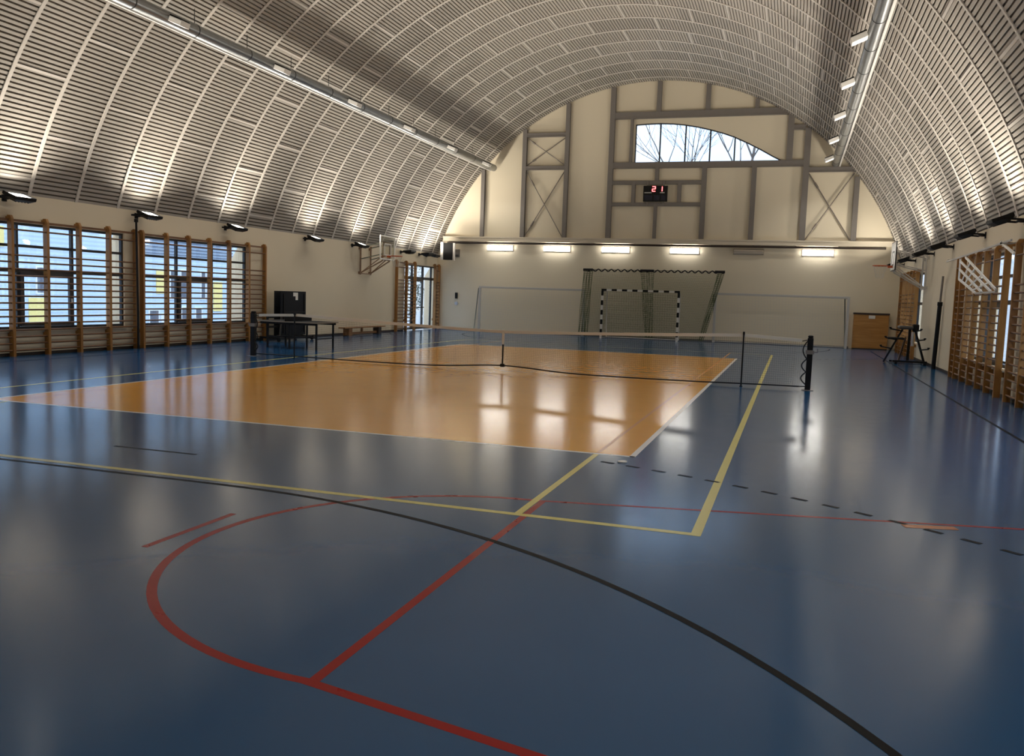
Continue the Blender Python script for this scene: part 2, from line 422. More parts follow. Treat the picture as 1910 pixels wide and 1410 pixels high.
dw = side_window(k, -1, DL[0], DL[1], .03, 2.90, [(17.28, .05), (18.44, .06), (19.40, .04)], [(2.32, .06)], [(17.33, 18.38, .05, 2.26)])
dw.name = 'door_1'; LOC['door_1'] = tuple(dw.location)
m = MB(); m.tube([(-9.98,17.40,1.02),(-9.98,18.3,1.02)], .022, 8); m.box((-10.07,17.42,1.0),(-9.98,17.46,1.04)); m.box((-10.07,18.24,1.0),(-9.98,18.28,1.04))
m.build('push_bar', 'black', dw)

# half-arched window of the gable
aw = bpy.data.objects.new('window_9', None); COL.objects.link(aw); aw['kind'] = 'structure'; aw.location = (2.2, YB+.05, 7.6); LOC['window_9'] = (2.2, YB+.05, 7.6)
m = MB(); E = [(-.92,7.6)]+[(x, wz(x)) for x in WXS]
def frame_poly(E, w):
    n = len(E)
    for i in range(n):
        (a, c), (b, d) = E[i], E[(i+1) % n]
        m.bar((a,YB+.06,c),(b,YB+.06,d), .07, w, 0, (0, 0, 1) if abs(b-a) > .01 else (1, 0, 0))
frame_poly(E, .09); m.build('window_frame', 'frame', aw)
for x in (.16, 1.24, 2.28, 3.30): BX((x-.03,YB+.03,7.62),(x+.03,YB+.09,wz(x)-.01), 'mullion', 'frame', aw)
m = MB(); m.add([(x,YB+.065,z) for x, z in E], [tuple(range(len(E)))]); m.build('pane', 'glass', aw)

# ------------------------------------------------------------------ steel frame of the gable
sf = thing('steel_frame', 'grey steel frame of posts, beams and crossed rods on the cream gable wall', 'steel frame', (0, YB-.1, 4.34))
def post(x0, z0, x1, z1, w):
    m = MB(); y0, y1 = YB-.15, YB-.002; c = (x0+x1)/2
    m.box((c-w/2,y0,z0),(c+w/2,y0+.022,z1)); m.box((c-w/2,y1-.022,z0),(c+w/2,y1,z1)); m.box((c-.03,y0+.02,z0),(c+.03,y1-.02,z1))
    return m.build('post', 'steel', sf)
def topz(x): return ez(x)-.03
for x, w in ((-7.85,.17),(-5.9,.19),(-3.93,.19)): post(x, 4.34, x, topz(x), w)
post(-1.93, 4.34, -1.93, topz(-1.93), .22)
for x in (.06, 2.12): post(x, 9.62, x, topz(x), .19)
post(4.13, 9.62, 4.13, topz(4.13), .17)
post(5.52, 7.55, 5.52, 9.62, .24); post(6.21, 4.34, 6.21, topz(6.21)-.02, .24); post(8.2, 4.34, 8.2, topz(8.2)-.05, .20)
post(4.16, 4.34, 4.16, 7.45, .20); post(2.12, 4.34, 2.12, 7.45, .20); post(.11, 4.34, .11, 5.80, .14)
post(-1.07, 7.5, -1.07, 9.55, .12); post(-.88, 5.82, -.88, 6.75, .16); post(1.10, 5.82, 1.10, 6.75, .16); post(.11, 6.75, .11, 7.45, .16)
def beam(x0, x1, z, h): 
    m = MB(); y0, y1 = YB-.16, YB-.002
    m.box((x0,y0,z+h/2-.02),(x1,y1,z+h/2)); m.box((x0,y0,z-h/2),(x1,y1,z-h/2+.02)); m.box((x0,y0+.02,z-h/2+.02),(x1,y1,z+h/2-.02))
    m.build('beam', 'steel', sf)
beam(-1.84, 5.62, 9.61, .28); beam(-1.84, 6.12, 7.49, .26); beam(-5.82, -4.02, 8.88, .17); beam(-5.82, -4.02, 7.43, .17)
beam(5.63, 6.1, 8.94, .20); beam(6.32, 8.12, 7.22, .20); beam(-1.82, 2.03, 6.75, .16); beam(-1.82, 2.03, 5.82, .15)
def cross(x0, x1, z0, z1):
    for a, b in ((z0, z1), (z1, z0)):
        m = MB(); m.tube([(x0,YB-.06-.03*(a > b),a),(x1,YB-.06-.03*(a > b),b)], .022, 8)
        t = .2 if a < b else .18
        p = Vector((x0,YB-.06-.03*(a > b),a)); q = Vector((x1,YB-.06-.03*(a > b),b))
        m.tube([p.lerp(q, t-.04), p.lerp(q, t+.04)], .042, 8)
        m.build('brace_rod', 'steel_rod', sf)
cross(-5.8,-4.02,7.55,8.76); cross(-5.8,-4.02,4.38,7.30); cross(6.33,8.08,4.38,7.08)

# scoreboard
sb = thing('scoreboard', 'black electronic scoreboard with red digits hanging in the steel frame of the end wall', 'scoreboard', (.1, YB-.2, 5.92))
BX((-.42,YB-.26,5.93),(.62,YB-.17,6.60), 'housing', 'black', sb, bevel=.012)
for x in (-.25, .45): BX((x-.03,YB-.22,5.80),(x+.03,YB-.17,6.80), 'hanger', 'steel', sb)
for a, b in ((-.37,-.06),(.30,.50)): BX((a,YB-.264,6.28),(b,YB-.26,6.325), 'name_strip', 'label_grey', sb)
for a, b in ((-.36,-.02),(.06,.30),(.36,.56)): BX((a,YB-.263,5.99),(b,YB-.26,6.20), 'display_window', 'led_off', sb)
SEG = {'a':((0,1),(1,1)),'b':((1,.5),(1,1)),'c':((1,0),(1,.5)),'d':((0,0),(1,0)),'e':((0,0),(0,.5)),'f':((0,.5),(0,1)),'g':((0,.5),(1,.5))}
for x, ss in ((-.03,'abged'),(.26,'bc')):
    m = MB()
    for c in ss:
        (xa, za), (xb, zb) = SEG[c]
        m.bar((x+xa*.13,YB-.266,6.36+za*.2),(x+xb*.13,YB-.266,6.36+zb*.2), .012, .035, 0, (0, 0, 1) if za == zb else (1, 0, 0))
    m.build('digit', 'led_red', sb)

# ------------------------------------------------------------------ lights
def area(name, loc, rot, sx, sy, power, col, parent, spread=180, smooth=2.0):
    l = bpy.data.lights.new(name, 'AREA'); l.shape = 'RECTANGLE'; l.size = sx; l.size_y = sy; l.energy = power; l.color = col; l.spread = math.radians(spread)
    o = bpy.data.objects.new(name, l); COL.objects.link(o); o.rotation_euler = rot
    o.location = Vector(loc)-parent_loc(parent); o.parent = parent
    l.use_nodes = True; nt_ = l.node_tree; fo = nt_.nodes.new('ShaderNodeLightFalloff'); fo.inputs['Strength'].default_value = 1; fo.inputs['Smooth'].default_value = smooth
    nt_.links.new(fo.outputs['Quadratic'], nt_.nodes['Emission'].inputs['Strength'])
    return o
WARM = (1, .92, .79)
FLOOD_W = 160
def floodlight(sx, y, label, tilt=22, group=None, power=FLOOD_W):
    xw = sx*WX; cx = sx*(WX-.42); cz = 3.40
    r = thing('floodlight', label, 'floodlight', (cx, y, cz), group)
    t = math.radians(tilt); n = Vector((-sx*math.sin(t), 0, math.cos(t))); u = Vector((math.cos(t), 0, sx*math.sin(t))); v = Vector((0, 1, 0)); c = Vector((cx, y, cz))
    h = MB(); W, L, D = .19, .26, .05
    def P3(a, b, d): return c+u*a+v*b+n*d
    vs = [P3(a*s, b*s2, d) for d, s, s2 in ((-D*1.6,.6,.7),(-D*.3,1,1),(D,1,1)) for a, b in ((-W,-L),(W,-L),(W,L),(-W,L))]
    inn = [P3(a*.9, b*.93, d) for d in (D, D-.03) for a, b in ((-W,-L),(W,-L),(W,L),(-W,L))]
    h.add(vs, [(3,2,1,0)]+[(4*i+k, 4*i+(k+1) % 4, 4*i+4+(k+1) % 4, 4*i+4+k) for i in (0, 1) for k in range(4)])
    h.add(vs[8:12]+inn, [(k, (k+1) % 4, 4+(k+1) % 4, 4+k) for k in range(4)]+[(4+k, 4+(k+1) % 4, 8+(k+1) % 4, 8+k) for k in range(4)])
    for i in range(5):
        b = -L*.6+i*L*.3; h.bar(P3(-W*.6, b, -D*1.55), P3(W*.6, b, -D*1.55), .012, .03, 0, n)
    h.build('housing', 'black', r)
    l = MB(); q = [P3(a*.9, b*.93, D-.028) for a, b in ((-W,-L),(W,-L),(W,L),(-W,L))]; l.add(q, [(0,1,2,3)]); l.build('lens', 'lens', r)
    b = MB()
    for s2 in (-1, 1):
        b.bar(P3(0, s2*(L+.012), 0), (sx*(WX-.10), y+s2*(L+.012), cz-.02), .012, .04)
    b.bar((sx*(WX-.10), y-L-.02, cz-.02), (sx*(WX-.10), y+L+.02, cz-.02), .02, .04); b.bar((sx*(WX-.10), y, cz-.02), (sx*(WX-.005), y, cz-.02), .06, .06)
    b.box((sx*(WX-.014),y-.06,cz-.09),(sx*(WX-.002),y+.06,cz+.05)); b.build('wall_mount', 'black_soft', r)
    t2 = math.radians(tilt+6); n2 = Vector((-sx*math.sin(t2), 0, math.cos(t2))); e = n2.to_track_quat('-Z', 'Y').to_euler()
    area('floodlight_lamp', c+n*(D+.05), e, W*1.7, L*1.8, power, WARM, r, 150)
    return r
LY = [(-18.6,'black floodlight on the left wall just ahead of the far corner behind the viewer',20,'floodlights behind the viewer'),
      (-3.7,'leftmost floodlight in the photo, lit, at the left edge above the first window',20,None),
      (.2,'lit floodlight above the black pole between the two left windows',20,None),
      (3.85,'lit floodlight above the right part of the second left window',20,None),
      (8.25,'lit floodlight on the left wall above the bare stretch beside the wall bars',20,None),
      (11.6,'lit floodlight just left of the clear basketball backboard on the left wall',20,None),
      (15.9,'dark floodlight body just right of the hoop on the left wall, nearer of two',-4,None),
      (17.8,'dark floodlight body above the glazed door, farther of two right of the hoop',-4,None),
      (18.6,'small lit floodlight tucked beside the black loudspeaker in the far left corner',12,None)]
RYL = [(.3,'large black floodlight at the right edge of the photo, above the right wall bars'),
       (3.8,'second black floodlight along the right wall from the right edge of the photo'),
       (7.85,'third black floodlight along the right wall, above the leaning pole'),
       (11.2,'fourth black floodlight along the right wall, just right of the side basketball hoop'),
       (15.4,'black floodlight on the right wall hidden behind the basketball bracket'),
       (18.7,'black floodlight in the far right corner behind the basketball backboard')]
for y, lb, t, g in LY[1:]: floodlight(-1, y, lb, t, g, FLOOD_W*(1 if y < 15 else .7))
for y, lb in RYL: floodlight(1, y, lb, 20, None, FLOOD_W*(1 if y < 15 else .4))
for sx in (-1, 1):
    for y in (-7.6, -11.5, -15.4, -18.8):
        floodlight(sx, y, 'black wall floodlight on the %s wall outside the picture' % ('left' if sx < 0 else 'right'), 20, 'floodlights on the %s wall outside the picture' % ('left' if sx < 0 else 'right'), FLOOD_W*.35)

WLX = [(-6.94,1,'lit wall lamp at the far left of the row of six under the ledge'),(-4.24,1,'second lit wall lamp from the left in the row under the ledge'),
       (-1.56,1,'third lit wall lamp from the left, above the left end of the black net rail'),(1.45,1,'fourth lit wall lamp from the left, below and right of the scoreboard'),
       (4.12,0,'unlit beige wall lamp, the only dark one in the row of six under the ledge'),(6.88,1,'rightmost lit wall lamp in the row under the ledge')]
for x, lit, lb in WLX:
    r = thing('wall_lamp', lb, 'wall lamp', (x, YB, 3.85))
    BX((x-.62,YB-.06,3.73),(x+.62,YB,3.98), 'back_plate', 'unlit_edge', r)
    m = MB(); sec = [(YB-.06,3.74),(YB-.15,3.78),(YB-.17,3.86),(YB-.15,3.94),(YB-.06,3.97)]
    vs = [(xx,y,z) for xx in (x-.60, x+.60) for y, z in sec]
    m.add(vs, [(i, i+1, i+6, i+5) for i in range(4)]+[(0,1,2,3,4),(9,8,7,6,5)])
    m.build('diffuser', 'tube' if lit else 'unlit', r)
    if not lit: BX((x-.58,YB-.175,3.85),(x+.58,YB-.165,3.875), 'seam', 'unlit_edge', r)

# ------------------------------------------------------------------ ducts and spotlights under the vault
for sx, side in ((-1, 'left'), (1, 'right')):
    px, pz = sx*7.33, 7.45
    r = thing('duct', 'long galvanised duct with a pale strip under the %s side of the vault' % side, 'duct', (px, 0, pz))
    m = MB(); m.tube([(px,YF+.05,pz),(px,YB-.18,pz)], .15, 20); m.build('pipe', 'duct', r)
    m = MB()
    for i in range(20):
        y = -19+i*2.0; m.tube([(px,y-.012,pz),(px,y+.012,pz)], .157, 20)
        m.bar((px,y,pz+.14),(px,y,ez(px)-.05), .008, .02)
    m.build('ceiling_mount', 'strap', r)
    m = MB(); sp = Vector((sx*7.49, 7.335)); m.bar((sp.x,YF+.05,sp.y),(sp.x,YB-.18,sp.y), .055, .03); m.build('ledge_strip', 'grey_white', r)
SPOT_FILL_W = 47  # strength of the fill light added under each spotlight
SY = [-17.9, -13.9, -9.9, -5.9, -1.9, 2.1, 6.05, 10.0, 14.0, 18.0]  # nearest pairs lie out of view, added to brighten the near floor
for sx, side in ((-1, 'left'), (1, 'right')):
    for i, y in enumerate(SY):
        x, z = sx*7.02, 7.34
        if sx > 0: o = 'outside the frame at the top' if i < 5 else ['first from the top','second from the top','third from the top','fourth from the top','lowest and farthest'][i-5]
        else: o = 'outside the frame at the top' if i < 4 else ['first from the upper left','second from the upper left','third from the upper left','fourth from the upper left','fifth from the upper left','farthest, near the gable'][i-4]
        r = thing('spotlight', 'white box spotlight mounted on the %s ceiling duct, %s' % (side, o), 'spotlight', (x, y, z), 'spotlights outside the frame' if 'outside' in o else None)
        u = Vector((-sx*.92, -.0, -.38)).normalized(); rt = Vector((0, 1, 0)); up = rt.cross(u)
        m = MB(); c = Vector((x, y, z))
        m.bar(c-u*.17, c+u*.17, .30, .12, 0, up); m.build('housing', 'white', r, bevel=.012)
        fn = -up if up.z > 0 else up
        m = MB(); q = c+fn*.062; m.add([q+u*a+rt*b for a, b in ((-.14,-.12),(.14,-.12),(.14,.12),(-.14,.12))], [(0,1,2,3)]); m.build('lens', 'spot_lens', r)
        area('spotlight_fill', c+fn*.068, (Vector((-sx*.12, 0, -1))).to_track_quat('-Z', 'Y').to_euler(), .27, .23, SPOT_FILL_W, (1, .95, .86), r, 118, 0)  # fill light added to brighten the floor and lower walls
        m = MB(); m.bar(c-u*.18+up*.075*(1 if up.z > 0 else -1), c+u*.14+up*.075*(1 if up.z > 0 else -1), .27, .03, 0, up); m.build('heat_sink', 'black', r)
        m = MB(); m.bar((x+sx*.10,y,z+.03),(sx*7.165,y,7.40), .03, .05); m.build('mount', 'brown_metal', r)

# ------------------------------------------------------------------ wall bars
RZ = [.13+.147*i for i in range(15)]+[2.73]
def wall_bars(sx, ys, label, name='wall_bars', top=True):
    x0, x1 = sx*9.885, sx*(WX-.045)
    r = thing(name, label, 'wall bars', (sx*9.95, sum(ys)/len(ys), 0))
    for y in ys:
        m = MB(); w = .033
        m.add([(a, b, z) for z in (0, 2.95, 3.03) for a, b in ((x0 if z < 3 else x0+sx*.04, y-w),(x1,y-w),(x1,y+w),(x0 if z < 3 else x0+sx*.04, y+w))],
              [(3,2,1,0),(8,9,10,11)]+[(4*i+k, 4*i+(k+1) % 4, 4*i+4+(k+1) % 4, 4*i+4+k) for i in (0, 1) for k in range(4)])
        m.box((sx*(WX-.05),y-.03,.4),(sx*WX,y+.03,.5)); m.box((sx*(WX-.05),y-.03,2.95),(sx*WX,y+.03,3.0))
        m.build('upright', 'wood', r)
    for a, b in zip(ys, ys[1:]):
        for z in RZ:
            xx = sx*9.93 if z < 2.6 else sx*9.91
            m = MB(); m.tube([(xx,a+.03,z),(xx,b-.03,z)], .019, 8); m.build('rung', 'rung', r)
    m = MB(); m.bar((sx*9.965,ys[0],2.93),(sx*9.965,ys[-1],2.93), .022, .05); m.build('top_rail', 'rung', r)
    return r
GA = [-4.58,-3.65,-2.72,-1.79,-.86,.05]; GB = [.29,1.2,2.1,3.0,3.9,4.85,5.72]
wall_bars(-1, GA, 'orange wooden wall bars before the first window at the left edge')
wall_bars(-1, GB, 'orange wooden wall bars before the second left window, beside the folded table')
wall_bars(-1, [15.35,16.32,17.22], 'dark narrow wall bars to the left of the glazed door in the far left corner')
wall_bars(-1, [19.46,19.93], 'single narrow wall bars section between the glazed door and the end wall')
wall_bars(1, [.05,.95,1.9,2.82,3.75,4.65,5.55,6.15][1:], 'tall orange wall bars on the right wall behind the white lattice frame')
wall_bars(1, [-4.58,-3.65,-2.72,-1.79,-.86,.1], 'orange wall bars on the right wall cut off by the right edge of the photo')
wall_bars(1, [13.75,14.65,15.55,16.45,17.35,18.25], 'brown wall bars on the far right wall behind the black exercise stand')

# black pole beside the left wall bars, pole leaning on the right wall
m = MB(); m.tube([(-9.80,-.04,0),(-9.80,-.04,.9),(-9.83,-.05,3.2)], [.028,.028,.026], 10); m.tube([(-9.83,-.05,3.2),(-9.83,-.05,3.28)], .05, 10); tag(m.build('pole', 'black'), 'slim black pole standing against the wall between the two left windows', 'pole')
r = thing('volleyball_post', 'dark two-stage post leaning upright against the bare right wall', 'post', (9.95, 8.95, 0))
m = MB(); m.tube([(9.94,8.95,0),(9.95,8.72,1.88)], .058, 14); m.build('lower_tube', 'black', r)
m = MB(); m.tube([(9.95,8.72,1.86),(9.96,8.62,2.62)], .030, 12); m.build('upper_tube', 'steel', r)
m = MB(); m.tube([(9.95,8.732,1.80),(9.95,8.72,1.90)], .068, 14); m.build('collar', 'black_soft', r)

# ------------------------------------------------------------------ tennis net
SXE = 6.25
net = thing('tennis_net', 'long black tennis net with a white top band stretched across the middle of the court', 'tennis net', (0, 0, 0))
SXR, SXL = 5.13, -5.24
def ntop(x):
    if x > SXR: t = (x-SXR)/(6.34-SXR); return 1.07-.06*t
    if x < SXL: t = (SXL-x)/(6.34+SXL); return 1.07-.04*t
    t = abs(x)/5.13; return .905+.165*t**1.25
def nbot(x): return .035+.095*math.exp(-(x/1.1)**2)+.03*math.exp(-((abs(x)-6)/1.5)**2)
XS = [-SXE+2*SXE*i/125 for i in range(126)]
m = MB(); vs = []
for x in XS: z = ntop(x); vs += [(x,-.012,z-.062),(x,-.016,z),(x,.016,z),(x,.012,z-.062)]
m.add(vs, [(4*i+k, 4*i+4+k, 4*i+4+(k+1) % 4, 4*i+(k+1) % 4) for i in range(len(XS)-1) for k in range(4)]); m.build('top_band', 'white_tape', net)
m = MB()
def flat(a, b, w):
    a, b = Vector(a), Vector(b); d = (b-a).normalized(); n = Vector((d.z, 0, -d.x))*w/2
    m.add([a-n, b-n, b+n, a+n], [(0,1,2,3)])
nx = 300
for i in range(nx+1):
    x = -SXE+2*SXE*i/nx; flat((x,0,nbot(x)),(x,0,ntop(x)-.05), .0022)
for j in range(1, 22):
    t = j/22
    for a, b in zip(XS[::2], XS[2::2]): flat((a,0,nbot(a)+(ntop(a)-nbot(a))*t),(b,0,nbot(b)+(ntop(b)-nbot(b))*t), .0022)
o = m.build('mesh_net', 'cord_black', net)
m = MB(); m.tube([(x,0,nbot(x)) for x in XS], .014, 8); m.build('bottom_cord', 'cord_black', net)
m = MB(); vs = [(-.026,-.02,.14),(.026,-.02,.14),(.026,-.02,.91),(-.026,-.02,.91)]; m.box((-.024,-.022,.60),(.024,.022,.912)); o = m.build('centre_strap', 'white_tape', net)
m = MB(); m.box((-.013,-.02,.13),(.013,.02,.60)); m.build('strap_tail', 'cord_black', net)
m = MB(); m.box((-.045,-.03,.10),(.045,.03,.17)); m.build('buckle', 'black', net)
for x, lb in ((6.41, 'black square net post with winch and coiled rope at the right end of the net'), (-6.41, 'black square net post at the left end of the net beside the table')):
    s = 1 if x > 0 else -1
    r = thing('net_post', lb, 'net post', (x, 0, 0))
    m = MB(); m.box((x-.055,-.055,0),(x+.055,.055,1.04)); m.build('post', 'black', r, bevel=.008)
    m = MB(); m.box((x-.05,-.05,1.04),(x+.05,.05,1.09)); m.build('cap', 'black_soft', r, bevel=.02)
    m = MB(); m.box((x-.08,-.07,.72),(x+.08,.07,.80)); m.tube([(x+s*.08,0,.76),(x+s*.14,0,.76),(x+s*.14,0,.83)], .012, 8); m.build('winch', 'steel', r)
    m = MB(); m.box((x-.11,-.11,0),(x+.11,.11,.012)); m.build('base_plate', 'steel', r)
    m = MB()
    for z0, z1, w in ((.12,.36,.09),(.36,.62,.09),(.62,.98,.08)):
        m.tube([(x-s*(.05+w*math.sin(math.pi*i/10)),-.03,z0+(z1-z0)*i/10) for i in range(11)], .012, 8)
    m.tube([(x-s*.05,0,1.0),(x-s*.155,0,.97)], .01, 6); m.tube([(x-s*.05,0,.07),(x-s*.155,0,.066)], .01, 6)
    m.build('rope', 'cord_black', r)
for x, lb in ((SXR, 'thin dark singles stick propping up the right side of the tennis net'), (SXL, 'thin dark singles stick propping up the left side of the tennis net')):
    m = MB(); m.tube([(x,-.045,0),(x,-.045,1.09)], .017, 8); m.box((x-.02,-.066,1.05),(x+.02,-.024,1.11)); m.box((x-.03,-.07,0),(x+.03,-.02,.012))
    tag(m.build('singles_stick', 'black'), lb, 'net stick')
m = MB(); m.tube([(4.46,-9.36,.0015),(4.46,-9.36,.012)], .05, 16); tag(m.build('floor_socket_cap', 'white'), 'small white round cap on the floor by the near right corner of the orange court', 'floor cap')

# ------------------------------------------------------------------ goals
def grid(mb, A, B, Cc, D, nu, nv, w):
    # cords of a net filling the quad A-B-Cc-D (A-B along u)
    A, B, Cc, D = map(Vector, (A, B, Cc, D)); nrm = (B-A).cross(D-A).normalized()
    def seg(a, b):
        d = (b-a).normalized(); n = d.cross(nrm)*w/2; mb.add([a-n,b-n,b+n,a+n], [(0,1,2,3)])
    for i in range(nu+1): t = i/nu; seg(A.lerp(B, t), D.lerp(Cc, t))
    for j in range(nv+1): t = j/nv; seg(A.lerp(D, t), B.lerp(Cc, t))
gy = 18.05
hg = thing('handball_goal', 'handball goal with black and white striped posts in the middle of the end wall', 'goal', (0, gy, 0))
def striped(p, q, nb, first):
    m = MB(); p, q = Vector(p), Vector(q)
    for i in range(nb): m.bar(p.lerp(q, i/nb), p.lerp(q, (i+1)/nb), .085, .085, (i+first) % 2)
    return m
striped((-1.66,gy,0),(-1.66,gy,2.02), 10, 0).build('goal_post', ['white', 'black'], hg); striped((1.54,gy,0),(1.54,gy,2.02), 10, 0).build('goal_post', ['white', 'black'], hg)
striped((-1.70,gy,2.06),(1.58,gy,2.06), 15, 1).build('crossbar', ['white', 'black'], hg)
m = MB()
for x in (-1.62, 1.50): m.tube([(x,gy+.03,2.03),(x,gy+.75,2.0),(x,gy+.95,.04),(x,gy+.03,.04)], .022, 8)
m.tube([(-1.62,gy+.95,.04),(1.50,gy+.95,.04)], .022, 8); m.build('rear_frame', 'grey_white', hg)
m = MB(); grid(m, (-1.6,gy+.95,.05),(1.5,gy+.95,.05),(1.5,gy+.75,2.0),(-1.6,gy+.75,2.0), 30, 20, .005)
for x in (-1.62, 1.50): grid(m, (x,gy+.03,.05),(x,gy+.95,.05),(x,gy+.75,2.0),(x,gy+.03,2.0), 9, 20, .005)
m.build('goal_net', 'cord_green', hg)
def soccer(x0, x1, h, yb, name_lb, lean):
    r = thing('training_goal', name_lb, 'goal', ((x0+x1)/2, yb, 0))
    for x in (x0, x1):
        m = MB(); m.bar((x,yb,0),(x,yb,h), .10, .09, 0); m.build('goal_post', 'grey_white', r, bevel=.01)
    m = MB(); m.bar((x0-.05,yb,h+.03),(x1+.05,yb,h+.03), .08, .09); m.build('crossbar', 'grey_white', r, bevel=.01)
    for x, dx in ((x0, -lean), (x1, .0)):
        m = MB(); m.tube([(x-.05,yb+.04,h),(x-.12+dx*.2,yb+.38,h-.02),(x+dx,yb+.55,.03),(x+.0,yb+.05,.03)], .022, 8); m.build('side_bar', 'grey_green', r)
    m = MB(); m.tube([(x0-lean,yb+.55,.03),(x1,yb+.55,.03)], .022, 8); m.build('ground_bar', 'grey_white', r)
    m = MB(); grid(m, (x0-lean,yb+.55,.05),(x1,yb+.55,.05),(x1,yb+.38,h),(x0-.1,yb+.38,h), 44, 18, .004)
    grid(m, (x0,yb+.04,h),(x1,yb+.04,h),(x1,yb+.38,h),(x0,yb+.38,h), 44, 3, .004)
    m.build('goal_net', 'cord_white', r)
soccer(-7.62, -2.75, 2.0, 19.27, 'wide white training goal at the left half of the end wall', .45)
soccer(2.92, 8.15, 2.02, 19.27, 'wide white training goal at the right half of the end wall, beside the wooden cabinet', .0)
# green ball-stop net on a rail
bn = thing('ball_stop_net', 'dark green ball stop net hanging from a black rail behind the striped goal', 'net', (.2, 19.13, 2.9))
ry = 19.13
m = MB(); m.tube([(-2.78,ry,2.93),(3.25,ry,2.97)], .012, 6); m.build('rail_cable', 'black', bn)
m = MB(); m.tube([(-2.75+i*.03,ry-.02,2.905+.0066*(i*.03)+.045*math.sin(i*.03*22)) for i in range(200)], .028, 6); m.build('gathered_hem', 'cord_black', bn)
for a, b in ((-2.78,-2.36),(-.28,.30),(2.85,3.26)):
    m = MB(); m.tube([(a,ry-.02,2.92+.0066*(a+2.78)),(b,ry-.02,2.92+.0066*(b+2.78))], .055, 8); m.build('net_bunch', 'cord_black', bn)
m = MB(); grid(m, (-2.7,ry,.03),(2.45,ry,.03),(3.2,ry,2.93),(-2.7,ry,2.9), 118, 66, .0072); m.build('net_sheet', 'cord_green', bn)
def folds(xt, xb, wt, wb, n, dark):
    m = MB()
    for i in range(n):
        t = (i/(n-1)-.5); y = ry-.02-.03*(i % 3)
        pts = [(xt+t*wt+(xb-xt)*k/8+(wb-wt)*t*k/8+.015*math.sin(i*2.1+k), y, 2.9-2.86*k/8) for k in range(9)]
        m.tube(pts, .009, 4, cap=False)
    for k in range(34):
        z = 2.85-k*.083; f = k/34; x = xt+(xb-xt)*f; w = (wt+(wb-wt)*f)*.5
        m.tube([(x-w,ry-.05,z),(x+w,ry-.04,z-.02)], .007, 4)
    m.build('net_fold', dark, bn)
folds(-2.56, -2.70, .40, .42, 11, 'cord_green'); folds(.02, .22, .55, .30, 8, 'cord_green'); folds(3.10, 2.42, .26, .20, 8, 'cord_green')
# wooden cabinet in the far right corner
wc = thing('wooden_cabinet', 'low plywood cabinet with a dark top edge in the far right corner', 'cabinet', (9.1, 19.85, 0))
BX((8.42,19.70,.03),(9.74,YB-.002,1.40), 'body', 'plywood', wc); BX((8.40,19.67,1.40),(9.76,YB-.002,1.47), 'top', 'dark_wood', wc)
BX((8.44,19.685,.05),(9.075,19.70,1.38), 'door', 'plywood', wc); BX((9.085,19.685,.05),(9.72,19.70,1.38), 'door', 'plywood', wc)
BX((8.98,19.66,1.24),(9.22,19.684,1.37), 'latch_plate', 'white', wc); BX((8.42,19.71,0),(9.74,YB-.002,.03), 'plinth', 'dark_wood', wc)

# loudspeaker, intercom and bell on the end wall / corner
sp = thing('loudspeaker', 'black box loudspeaker with pale side panels in the far left corner under the ledge', 'loudspeaker', (-9.1, 19.2, 3.2))
BX((-9.36,18.98,3.22),(-8.90,19.28,3.98), 'cabinet', 'black', sp, bevel=.01); BX((-9.50,18.97,3.22),(-9.37,19.05,4.02), 'side_panel', 'white', sp); BX((-8.89,18.97,3.20),(-8.80,19.05,3.98), 'side_panel', 'grey_white', sp)
m = MB(); m.box((-9.33,18.965,3.27),(-8.93,18.98,3.93)); m.build('grille', 'black_soft', sp)
m = MB(); m.box((-9.2,19.28,3.5),(-9.0,YB-.03,3.6)); m.box((-9.25,YB-.03,3.4),(-8.95,YB-.002,3.75)); m.build('wall_mount', 'steel', sp)
m = MB(); m.box((-9.11,YB-.06,1.46),(-9.00,YB,1.74)); m.box((-9.10,YB-.085,1.50),(-9.01,YB-.06,1.58)); m.box((-9.10,YB-.085,1.64),(-9.01,YB-.06,1.71))
tag(m.build('wall_phone', 'black'), 'small black wall phone on the end wall left of the training goal', 'phone')
m = MB(); m.tube([(-9.05,YB-.04,1.24),(-9.05,YB,1.24)], .085, 20); m.tube([(-9.05,YB-.06,1.24),(-9.05,YB-.04,1.24)], .05, 20)
tag(m.build('wall_button', 'silver'), 'round grey button on the end wall right under the black wall phone', 'button')

